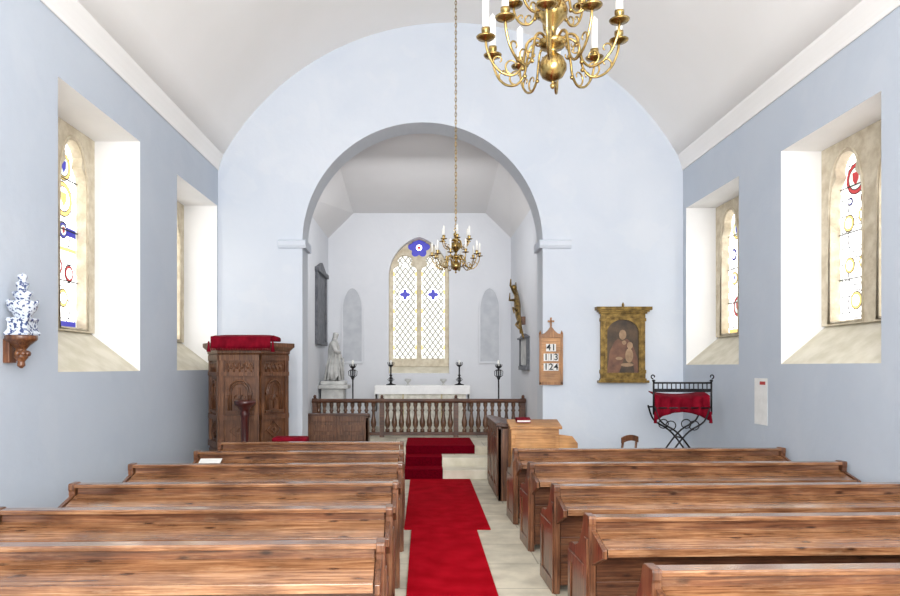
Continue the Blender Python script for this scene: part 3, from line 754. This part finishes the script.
def candlestick(loc):
    r=root('altar_candlestick',loc,'black wrought iron altar candlestick with spiked crown','candlestick','altar candlesticks')
    b=MB(); b.lathe([(0.09,0),(0.09,0.012),(0.03,0.03),(0.014,0.06),(0.014,0.16),(0.03,0.18),(0.014,0.20),(0.014,0.34),(0.045,0.36),(0.055,0.375),(0.03,0.38)],(0,0,0),16)
    for k in range(6):
        a=k*PI/3; b.tube([(0.045*math.cos(a),0.045*math.sin(a),0.37),(0.06*math.cos(a),0.06*math.sin(a),0.40),(0.055*math.cos(a),0.055*math.sin(a),0.43)],0.006,5)
        b.tube([(0.012*math.cos(a),0.012*math.sin(a),0.06),(0.06*math.cos(a),0.06*math.sin(a),0.10),(0.012*math.cos(a),0.012*math.sin(a),0.15)],0.006,5)
    b.make('stem','iron',r)
    b=MB(); b.lathe([(0.022,0.378),(0.022,0.46),(0.003,0.465)],(0,0,0),12); b.make('candle','wax',r)
    return r
c0=candlestick((-0.62,12.83,AZ)); clone(c0,(0.66,12.83,AZ))
for x in (-0.30,0.36):
    b=MB(); b.lathe([(0.035,0),(0.03,0.01),(0.012,0.03),(0.03,0.06),(0.06,0.085),(0.058,0.12),(0.05,0.12),(0.02,0.06)],(0,0,0),16)
    meta(b.make('altar_cup','marble',None,(x,12.75,AZ)),'small grey metal cup standing on altar cloth','cup','altar cups')
def floorstand(loc):
    r=root('floor_candle_stand',loc,'tall black wrought iron floor candle stand','candle stand','floor candle stands')
    b=MB(); b.lathe([(0.013,0.12),(0.013,0.5),(0.03,0.53),(0.013,0.56),(0.013,0.95),(0.03,0.98),(0.013,1.01),(0.013,1.14),(0.05,1.17),(0.055,1.185),(0.02,1.19)],(0,0,0),12)
    for k in range(3):
        a=k*2*PI/3+0.5; c,s=math.cos(a),math.sin(a)
        b.tube([(0,0,0.16),(0.08*c,0.08*s,0.17),(0.14*c,0.14*s,0.08),(0.18*c,0.18*s,0.012)],0.011,6)
    for k in range(6):
        a=k*PI/3; c,s=math.cos(a),math.sin(a)
        b.tube([(0.012*c,0.012*s,0.98),(0.07*c,0.07*s,1.03),(0.075*c,0.075*s,1.10),(0.03*c,0.03*s,1.13)],0.006,5)
        b.tube([(0.05*c,0.05*s,1.18),(0.06*c,0.06*s,1.22)],0.006,5)
    b.make('stem','iron',r)
    b=MB(); b.lathe([(0.02,1.19),(0.02,1.29),(0.003,1.295)],(0,0,0),12); b.make('candle','wax',r)
    return r
f0=floorstand((-1.24,11.95,CF)); clone(f0,(1.30,11.95,CF))

# ------------------------------------------------------------------ statue & memorials
r=root('marble_statue',(CL+0.235,12.55,CF),'pale marble robed figure on stone pedestal by chancel wall','statue')
b=MB(); b.box(-0.23,0.30,-0.26,0.26,0,0.12); b.box(-0.19,0.22,-0.2,0.2,0.12,0.78); b.box(-0.23,0.30,-0.26,0.26,0.78,0.85); b.box(-0.20,0.24,-0.2,0.2,0.85,0.92)
b.make('pedestal','marble',r,bevel=0.012)
me=bpy.data.meshes.new('figure')
V=[(0,0,0.93),(0.01,0,1.08),(0.02,0,1.25),(0.01,0,1.40),(0.02,0,1.53),(0.02,0,1.62),(0.03,0,1.68),(0.05,0,1.75),(0.06,0,1.81),
   (0.02,-0.13,1.60),(0.07,-0.19,1.46),(0.15,-0.10,1.44),(0.03,0.13,1.60),(0.06,0.19,1.44),(0.14,0.19,1.32),
   (0.06,-0.09,0.94),(0.08,0.08,0.94)]
E=[(0,1),(1,2),(2,3),(3,4),(4,5),(5,6),(6,7),(7,8),(5,9),(9,10),(10,11),(5,12),(12,13),(13,14),(0,15),(0,16)]
Rr=[(0.16,0.16),(0.14,0.14),(0.13,0.13),(0.095,0.11),(0.11,0.12),(0.09,0.10),(0.04,0.04),(0.062,0.062),(0.055,0.055),
    (0.058,0.058),(0.046,0.046),(0.036,0.036),(0.058,0.058),(0.046,0.046),(0.036,0.036),(0.09,0.09),(0.09,0.09)]
me.from_pydata(V,E,[]); me.materials.append(M['marble'])
o=bpy.data.objects.new('figure',me); COL.objects.link(o); o.parent=r
sk=o.modifiers.new('skin','SKIN'); sk.use_smooth_shade=True
for i,v in enumerate(me.skin_vertices[0].data): v.radius=Rr[i]; v.use_root=(i==0)
ss=o.modifiers.new('ss','SUBSURF'); ss.levels=2; ss.render_levels=2
for k in range(9):
    b=MB(); a=k*2*PI/9; b.tube([(0.02+0.085*math.cos(a),0.09*math.sin(a),1.42),(0.02+0.125*math.cos(a),0.125*math.sin(a),1.22),(0.01+0.165*math.cos(a),0.165*math.sin(a),0.93)],[0.010,0.018,0.026],6)
    b.make('drapery_fold','marble',r)
b=MB(); b.tube([(0.16,0.20,0.93),(0.16,0.20,1.34)],0.022,6); b.tube([(0.16,0.12,1.28),(0.16,0.28,1.28)],0.016,6)
b.make('prop','marble',r)
def tablet(name,x,y0,y1,z0,z1,sg,label,fm,pm):
    r=root(name,(x,(y0+y1)/2,z0),label,'memorial')
    h=(y1-y0)/2; H=z1-z0
    def bx(b,d0,d1,a,c,e,f): b.box(min(sg*d0,sg*d1),max(sg*d0,sg*d1),a,c,e,f)
    b=MB(); bx(b,0.0,0.03,-h*0.85,h*0.85,0.08,H*0.85); b.make('inscribed_panel',pm,r)
    b=MB(); bx(b,0.0,0.06,-h,h,0,0.07); bx(b,0.0,0.05,-h,-h*0.8,0.07,H*0.85); bx(b,0,0.05,h*0.8,h,0.07,H*0.85); bx(b,0,0.08,-h*1.05,h*1.05,H*0.85,H*0.90)
    q=[(-h,H*0.9),(h,H*0.9),(0,H)]; b.prism(q,min(0,sg*0.05),max(0,sg*0.05),'x')
    b.make('frame',fm,r,bevel=0.004)
tablet('wall_memorial',CL,11.95,13.1,1.95,3.45,1,'dark slate wall memorial in grey stone frame','slate','slate')
tablet('wall_memorial',CR,11.2,12.1,1.5,2.12,-1,'white marble wall tablet with dark frame','slate','marble')
r=root('carved_wall_figure',(CR,11.6,2.15),'gilded carved wooden winged figure projecting from wall on bracket','carving')
b=MB()
b.tube([(-0.06,0.80,0.78),(-0.08,0.60,0.66),(-0.10,0.35,0.48),(-0.12,0.10,0.28),(-0.12,-0.15,0.08),(-0.10,-0.40,-0.12)],[0.025,0.045,0.06,0.05,0.03,0.015],10)
b.ball((-0.09,0.86,0.84),0.055)
b.tube([(-0.10,0.62,0.68),(-0.20,0.50,0.84),(-0.22,0.30,0.92)],[0.025,0.02,0.01],6)
b.tube([(-0.10,0.50,0.58),(-0.24,0.30,0.56),(-0.26,0.10,0.66)],[0.025,0.02,0.008],6)
b.tube([(-0.10,0.20,0.36),(-0.22,0.0,0.40),(-0.22,-0.15,0.30)],[0.028,0.02,0.01],6)
b.tube([(-0.10,0.0,0.20),(-0.20,-0.22,0.10),(-0.18,-0.45,0.02)],[0.028,0.02,0.01],6)
b.tube([(-0.04,1.0,0.95),(-0.16,-0.45,-0.05)],0.012,6)
b.make('figure','gold',r)
b=MB(); b.box(-0.12,0,0.05,0.13,0.12,0.26); b.make('bracket','oakdark',r,bevel=0.01)

# ------------------------------------------------------------------ hymn board
def text_mesh(t,size,name,parent,loc,mat='ink'):
    cu=bpy.data.curves.new('num','FONT'); cu.body=t; cu.size=size; cu.align_x='CENTER'; cu.align_y='CENTER'; cu.extrude=0.001; cu.offset=0.002
    tobj=bpy.data.objects.new('tmp',cu); COL.objects.link(tobj); bpy.context.view_layer.update()
    me=bpy.data.meshes.new_from_object(tobj.evaluated_get(bpy.context.evaluated_depsgraph_get())); bpy.data.objects.remove(tobj)
    me.materials.clear(); me.materials.append(M[mat])
    o=bpy.data.objects.new(name,me); COL.objects.link(o); o.parent=parent; o.location=loc; o.rotation_euler=(PI/2,0,0)
r=root('hymn_board',(1.77,YE-0.002,1.32),'golden oak gothic hymn board with white number cards','hymn board')
b=MB(); b.box(-0.145,0.145,-0.035,-0.005,0.0,0.66)
b.make('panel','orange',r,bevel=0.004)
b=MB(); b.box(-0.165,-0.135,-0.05,-0.03,-0.01,0.66); b.box(0.135,0.165,-0.05,-0.03,-0.01,0.66); b.box(-0.165,0.165,-0.05,-0.03,-0.02,0.02)
b.prism([(-0.165,0.64),(0.165,0.64),(0.165,0.68),(0.09,0.70),(0.045,0.74),(0.0,0.80),(-0.045,0.74),(-0.09,0.70),(-0.165,0.68)],-0.055,-0.005,'y')
b.box(-0.012,0.012,-0.04,-0.02,0.78,0.92); b.box(-0.045,0.045,-0.04,-0.02,0.855,0.88)
for sx in (-1,1): b.lathe([(0.012,0.66),(0.02,0.70),(0.003,0.74)],(sx*0.150,-0.035,0),8)
b.make('frame','boardoak',r,bevel=0.003)
for i,t in enumerate(['41','113','124']):
    z=0.50-i*0.135
    for j,ch in enumerate(t):
        x=(j-(len(t)-1)/2)*0.070
        b=MB(); b.box(x-0.033,x+0.033,-0.042,-0.036,z-0.052,z+0.052); b.make('number_card','paper',r)
        text_mesh(ch,0.125,'number',r,(x,-0.045,z))

# ------------------------------------------------------------------ painting
r=root('framed_painting',(2.77,YE-0.002,1.33),'old gilt tabernacle frame around dark devotional painting','painting')
b=MB(); b.box(-0.30,0.30,-0.03,-0.002,0.10,0.98); b.make('panel_board','umber',r)
b=MB(); b.box(-0.35,0.35,-0.11,0,0.0,0.035); b.box(-0.32,0.32,-0.085,0,0.035,0.06); b.box(-0.31,0.31,-0.065,0,0.06,0.13); b.box(-0.31,-0.24,-0.05,0,0.13,0.90); b.box(0.24,0.31,-0.05,0,0.13,0.90)
b.box(-0.31,0.31,-0.06,0,0.90,0.96); b.box(-0.33,0.33,-0.08,0,0.96,0.985); b.box(-0.355,0.355,-0.105,0,0.985,1.01); b.box(-0.385,0.385,-0.13,0,1.01,1.055)
for sx in (-1,1):
    b.box(sx*0.275-0.045,sx*0.275+0.045,-0.065,0,0.13,0.18); b.box(sx*0.275-0.045,sx*0.275+0.045,-0.065,0,0.855,0.90)
    b.box(sx*0.275-0.012,sx*0.275+0.012,-0.056,-0.05,0.21,0.82)
b.make('gilt_frame','gold',r,bevel=0.004)
arch=[(0.24*math.cos(PI*k/16),0.70+0.18*math.sin(PI*k/16)) for k in range(17)]
plate('arched_slip',[(-0.245,0.12),(0.245,0.12),(0.245,0.92),(-0.245,0.92)],[[(-0.22,0.14),(0.22,0.14)]+[(x*0.92,z) for x,z in arch]],0.02,'gold',r,(0,-0.045,0))
b=MB(); y=-0.032
b.prism([(-0.22,0.14),(0.22,0.14),(0.21,0.34),(0.15,0.50),(0.08,0.60),(-0.02,0.64),(-0.11,0.58),(-0.18,0.44)],y-0.001,y,'y',0)
b.prism([(-0.05,0.14),(0.16,0.14),(0.15,0.28),(0.02,0.34)],y-0.002,y-0.001,'y',1)
def ell(cx,cz,a,c,yy,mi): b.prism([(cx+a*math.cos(t*PI/10),cz+c*math.sin(t*PI/10)) for t in range(20)],yy-0.002,yy,'y',mi)
ell(-0.01,0.69,0.085,0.105,y-0.001,1); ell(0.0,0.67,0.05,0.07,y-0.004,2); ell(0.10,0.52,0.04,0.05,y-0.004,2); ell(0.09,0.38,0.055,0.10,y-0.004,2); ell(-0.05,0.34,0.05,0.022,y-0.005,2); ell(0.02,0.56,0.03,0.03,y-0.003,2); ell(0.06,0.25,0.09,0.025,y-0.005,2)
b.make('figures',['robe','umber','flesh','ochre'],r)
b=MB(); b.lathe([(0.012,1.055),(0.02,1.085),(0.004,1.12)],(0,-0.05,0),8); b.make('finial','gold',r)

# ------------------------------------------------------------------ iron lectern
r=root('iron_lectern',(3.09,8.3,0),'black wrought iron folding lectern draped with crimson cloth','lectern')
b=MB()
hw=0.335
for sx in (-1,1):
    b.tube([(sx*(hw+0.01),-0.10,0.98),(sx*(hw+0.01),-0.10,1.40)],0.012,8)
    b.lathe([(0.010,1.37),(0.024,1.385),(0.010,1.40)],(sx*(hw+0.01),-0.10,0),10)
    cc=[]
    for t in range(15):
        a=-PI/2+t/14*1.7*PI; rr=0.026*(1-0.45*t/14)
        cc.append((sx*(hw+0.01+0.006+rr*math.cos(a)),-0.10,1.435+rr*math.sin(a)))
    b.tube(cc,0.008,6)
for yy in (-0.10,0.15):
    for sx in (-1,1):
        pts=[(-sx*0.33,yy,1.08),(-sx*0.26,yy,0.90),(-sx*0.08,yy,0.78),(sx*0.06,yy,0.62),(sx*0.18,yy,0.42),(sx*0.26,yy,0.15),(sx*0.34,yy,0.012)]
        P=[]
        for i in range(len(pts)-1):
            p0=Vector(pts[max(i-1,0)]);p1=Vector(pts[i]);p2=Vector(pts[i+1]);p3=Vector(pts[min(i+2,len(pts)-1)])
            for t in (0,0.25,0.5,0.75): P.append(0.5*((2*p1)+(-p0+p2)*t+(2*p0-5*p1+4*p2-p3)*t*t+(-p0+3*p1-3*p2+p3)*t**3))
        P.append(Vector(pts[-1])); 
        b.tube(P,0.011,6)
        b.tube([(sx*(0.14+0.06*math.cos(t*PI/6)),yy,0.85+0.055*math.sin(t*PI/6)) for t in range(12)],0.007,6,closed=True)
        b.tube([(sx*(0.10+0.045*math.cos(t*PI/6)),yy,0.50+0.05*math.sin(t*PI/6)) for t in range(12)],0.007,6,closed=True)
    b.tube([(-hw,yy,1.06),(hw,yy,1.06)],0.010,6)
b.tube([(-hw,-0.10,1.36),(hw,-0.10,1.36)],0.011,6); b.box(-hw,hw,-0.106,-0.094,1.25,1.29)
for k in range(12):
    x=-hw+0.045+k*0.053; b.tube([(x,-0.10,1.29),(x,-0.10,1.36)],0.007,5)
b.tube([(0,-0.1,0.70),(0,0.15,0.70)],0.010,6)
b.tube([(-0.32,-0.1,0.02),(-0.32,0.15,0.02)],0.010,6); b.tube([(0.32,-0.1,0.02),(0.32,0.15,0.02)],0.010,6)
b.make('frame','iron',r)
b=MB(); n=30; m_=8
vs=[]
for j in range(m_+1):
    t=j/m_
    for i in range(n+1):
        u=-0.33+0.66*i/n
        sag=0.035*(1-(u/0.33)**2)
        if t<0.35: y_=0.14-0.20*(t/0.35); z_=1.245-0.08*(t/0.35)*0.4-sag
        else: y_=-0.08-0.02*math.sin(i*1.1); z_=1.213-sag-(t-0.35)/0.65*(0.17+0.14*(abs(u)/0.33)**2)
        vs.append((u,y_,z_))
b.add(vs,[(j*(n+1)+i,j*(n+1)+i+1,(j+1)*(n+1)+i+1,(j+1)*(n+1)+i) for j in range(m_) for i in range(n)],0,True)
o=b.make('drape','velvet',r); s_=o.modifiers.new('s','SOLIDIFY'); s_.thickness=0.012
for sx in (-1,1):
    b=MB(); b.lathe([(0.004,1.02),(0.016,1.0),(0.010,0.98),(0.022,0.88)],(sx*0.33,-0.12,0),10); b.make('tassel','velvet',r)

r=root('paper_notice',(XR-0.001,7.38,0.93),'white printed notice sheet pinned on blue wall','notice')
b=MB(); b.box(-0.003,0,-0.14,0.14,0,0.50); b.make('sheet','paper',r)
b=MB(); b.box(-0.004,-0.003,-0.10,0.02,0.43,0.465)
b.make('red_heading','redink',r)

# ------------------------------------------------------------------ wall bracket + faience piece
r=root('wall_bracket',(XL,4.74,1.56),'carved dark brown wooden wall bracket','bracket'); r.scale=(0.88,0.88,0.92)
b=MB(); b.lathe([(0.01,-0.02),(0.03,0.0),(0.025,0.03),(0.05,0.06),(0.05,0.10),(0.035,0.12),(0.06,0.15),(0.09,0.175),(0.11,0.19),(0.115,0.20),(0.115,0.225)],(0.115,0,0),12)
b.box(0,0.05,-0.05,0.05,0.02,0.20)
for k in range(5):
    a=-PI/2+k*PI/4; b.ball((0.115+0.05*math.cos(a),0.05*math.sin(a),0.09),0.022,0,8)
b.make('corbel','terra',r,bevel=0.003)
r=root('faience_vase',(XL+0.11,4.74,1.769),'blue and white glazed tiered tulip vase on bracket','vase'); r.scale=(0.88,0.88,0.88)
b=MB()
b.lathe([(0.13,0),(0.135,0.012),(0.12,0.03),(0.11,0.04),(0.105,0.10),(0.115,0.115),(0.12,0.125),(0.11,0.135)],(0,0,0),4,0,False,a0=PI/4)
b.lathe([(0.065,0.135),(0.065,0.155),(0.095,0.185),(0.12,0.235),(0.122,0.26),(0.10,0.27)],(0,0,0),16,0,True,sy=0.8)
b.lathe([(0.055,0.262),(0.055,0.285),(0.072,0.31),(0.08,0.335),(0.06,0.345)],(0,0,0),16,0,True,sy=0.8)
b.make('body','delft',r)
b=MB(); b.lathe([(0.040,0.343),(0.036,0.365),(0.045,0.385),(0.05,0.41),(0.035,0.418),(0.025,0.43),(0.035,0.45),(0.036,0.47),(0.018,0.48),(0.004,0.49)],(0,0,0),14); b.make('lid','delft',r)
for k in range(6):
    a=k*PI/3; b=MB(); b.tube([(0.10*math.cos(a),0.08*math.sin(a),0.235),(0.115*math.cos(a),0.092*math.sin(a),0.25),(0.12*math.cos(a),0.098*math.sin(a),0.275)],[0.009,0.009,0.012],8); b.make('spout','delft',r)

# ------------------------------------------------------------------ chandeliers
def chandelier(loc,sc,ztop,n1,n2,label,chain_r,crad,clen,lw=0.014):
    r=root('chandelier',loc,label,'chandelier')
    def q(p): return [(a*sc,z*sc) for a,z in p]
    b=MB()
    b.lathe(q([(0.003,-0.210),(0.012,-0.203),(0.015,-0.190),(0.006,-0.178),(0.010,-0.170),(0.03,-0.162),(0.056,-0.145),(0.074,-0.110),(0.074,-0.085),(0.058,-0.048),(0.03,-0.025),(0.018,-0.015),(0.022,0.0),
       (0.06,0.01),(0.075,0.03),(0.075,0.045),(0.035,0.055),(0.018,0.07),(0.018,0.10),(0.028,0.12),(0.05,0.145),(0.076,0.175),(0.082,0.205),(0.072,0.24),(0.04,0.265),(0.018,0.275),(0.024,0.28),(0.055,0.29),(0.055,0.31),(0.022,0.32),
       (0.014,0.33),(0.03,0.35),(0.042,0.375),(0.03,0.40),(0.012,0.415),(0.016,0.425),(0.004,0.435)]),(0,0,0),24)
    b.tube([(0.025*sc*math.cos(t*PI/6),0,(0.45+0.022*math.sin(t*PI/6))*sc) for t in range(12)],0.006*sc,6,closed=True)
    b.make('stem','brass',r)
    def arm(Rr,z0):
        b=MB(); k=Rr/0.36; kz=min(k,1)
        P=[(0.04,0.075),(0.085,0.105),(0.13,0.085),(0.15,0.02),(0.165,-0.05),(0.21,-0.095),(0.27,-0.085),(0.315,-0.045),(0.34,0.0),(0.355,0.045),(0.36,0.085)]
        pts=[]
        for i in range(len(P)-1):
            p0=Vector(P[max(i-1,0)]);p1=Vector(P[i]);p2=Vector(P[i+1]);p3=Vector(P[min(i+2,len(P)-1)])
            for t in (0,0.25,0.5,0.75):
                pts.append(0.5*((2*p1)+(-p0+p2)*t+(2*p0-5*p1+4*p2-p3)*t*t+(-p0+3*p1-3*p2+p3)*t**3))
        pts.append(Vector(P[-1]))
        b.tube([(p.x*k*sc,0,(p.y*kz+z0)*sc) for p in pts],0.0070*sc,8)
        def curl(cx,cz,r0,a0,turn):
            L=[]
            for t in range(13):
                u=t/12; a=a0+turn*u; rr=r0*(1-0.75*u)
                L.append(((cx+rr*math.cos(a))*k*sc,0,(z0+(cz+rr*math.sin(a))*kz)*sc))
            b.tube(L,[0.006*sc*(1-0.4*t/12) for t in range(13)],6)
        curl(0.215,-0.045,0.05,-PI/2,1.6*PI); curl(0.29,-0.02,0.033,-0.6,1.5*PI); curl(0.115,0.05,0.04,PI*0.5,-1.5*PI)
        b.ball((0.162*k*sc,0,(z0-0.06*kz)*sc),0.012*sc,0,10)
        zz=z0+0.085*kz
        b.lathe([(x*sc,z*sc) for x,z in [(0.008,0),(0.02,0.006),(0.046,0.012),(0.052,0.02),(0.046,0.018),(0.018,0.014),(0.014,0.03),(0.024,0.05),(0.024,0.066),(0.012,0.066)]],(Rr*sc,0,zz*sc),16)
        o=b.make('arm','brass',r)
        b=MB(); b.lathe([(crad*sc,0.058*sc),(crad*sc,clen*sc),(crad*0.5*sc,(clen+0.006)*sc),(0.002*sc,(clen+0.02)*sc)],(Rr*sc,0,zz*sc),12)
        b.make('candle','wax',o)
        return o
    off=0.05
    a1=arm(0.36,-0.045)
    a1.rotation_euler=(0,0,off)
    def rep(src,n,o0):
        for k in range(1,n):
            o=src.copy(); COL.objects.link(o); o.parent=r; o.rotation_euler=(0,0,o0+2*PI*k/n)
            c=src.children[0].copy(); COL.objects.link(c); c.parent=o
    rep(a1,n1,off)
    a2=arm(0.22,0.225); a2.rotation_euler=(0,0,off+PI/n2); rep(a2,n2,off+PI/n2)
    b=MB(); z=0.465*sc; top=ztop-loc[2]-0.06; i=0; ll=0.055
    while z<top-ll*0.7:
        pts=[]
        for t in range(10):
            a=2*PI*t/10; u=lw*math.cos(a); w=ll/2*math.sin(a)
            pts.append((u,0,z+ll/2+w) if i%2==0 else (0,u,z+ll/2+w))
        b.tube(pts,chain_r,5,closed=True); z+=ll*0.82; i+=1
    b.make('chain','brass',r)
    b=MB(); b.lathe([(0.01,top-0.01),(0.05,top+0.02),(0.06,top+0.04),(0.06,top+0.062)],(0,0,0),14); b.make('ceiling_rose','brass',r)
chandelier((0.675,3.6,3.215),0.98,ceil_z(0.67),10,6,'antique brass two-tier chandelier with unlit white candles',0.004,0.018,0.235)
chandelier((0.385,8.3,2.85),0.80,ceil_z(0.385),10,6,'smaller antique brass chandelier hanging on long chain before arch',0.005,0.015,0.20,0.010)

# ------------------------------------------------------------------ lights
def area(name,loc,rot,sx,sy,e,c=(1,1,1)):
    l=bpy.data.lights.new(name,'AREA'); l.shape='RECTANGLE'; l.size=sx; l.size_y=sy; l.energy=e; l.color=c
    o=bpy.data.objects.new(name,l); COL.objects.link(o); o.location=loc; o.rotation_euler=rot; return o
area('rear_fill_light',(0.37,-2.3,3.2),(PI/2*0.99,0,0),4.5,3.0,520,(1.0,0.99,0.975))  # added fill lamp behind the camera, no window is modelled there
area('ceiling_fill_light',(0.37,-1.2,1.6),(math.radians(140),0,0),3.0,1.0,135,(1.0,0.985,0.965))  # added unseen fill lamp tilted up to brighten the vault
area('chancel_fill_light',(-0.1,10.4,3.9),(math.radians(60),0,0),2.0,0.5,36,(0.98,0.99,1.0))  # added fill lamp hidden behind the arch to brighten the chancel
fl=bpy.data.lights.new('flash','POINT'); fl.energy=130; fl.shadow_soft_size=0.03
o=bpy.data.objects.new('flash',fl); COL.objects.link(o); o.location=(0.0,-0.1,1.95)
w=bpy.data.worlds.new('World'); S.world=w; w.use_nodes=True
bg=w.node_tree.nodes['Background']; bg.inputs[0].default_value=(0.97,0.985,1,1); bg.inputs[1].default_value=1.2

# ------------------------------------------------------------------ camera
cam=bpy.data.cameras.new('camera'); co=bpy.data.objects.new('camera',cam); COL.objects.link(co)
co.location=(0,0,1.55); co.rotation_euler=(PI/2,0,0)
cam.sensor_width=36; cam.lens=686/900*36; cam.shift_x=26/900; cam.shift_y=69/900; cam.clip_start=0.05
S.camera=co
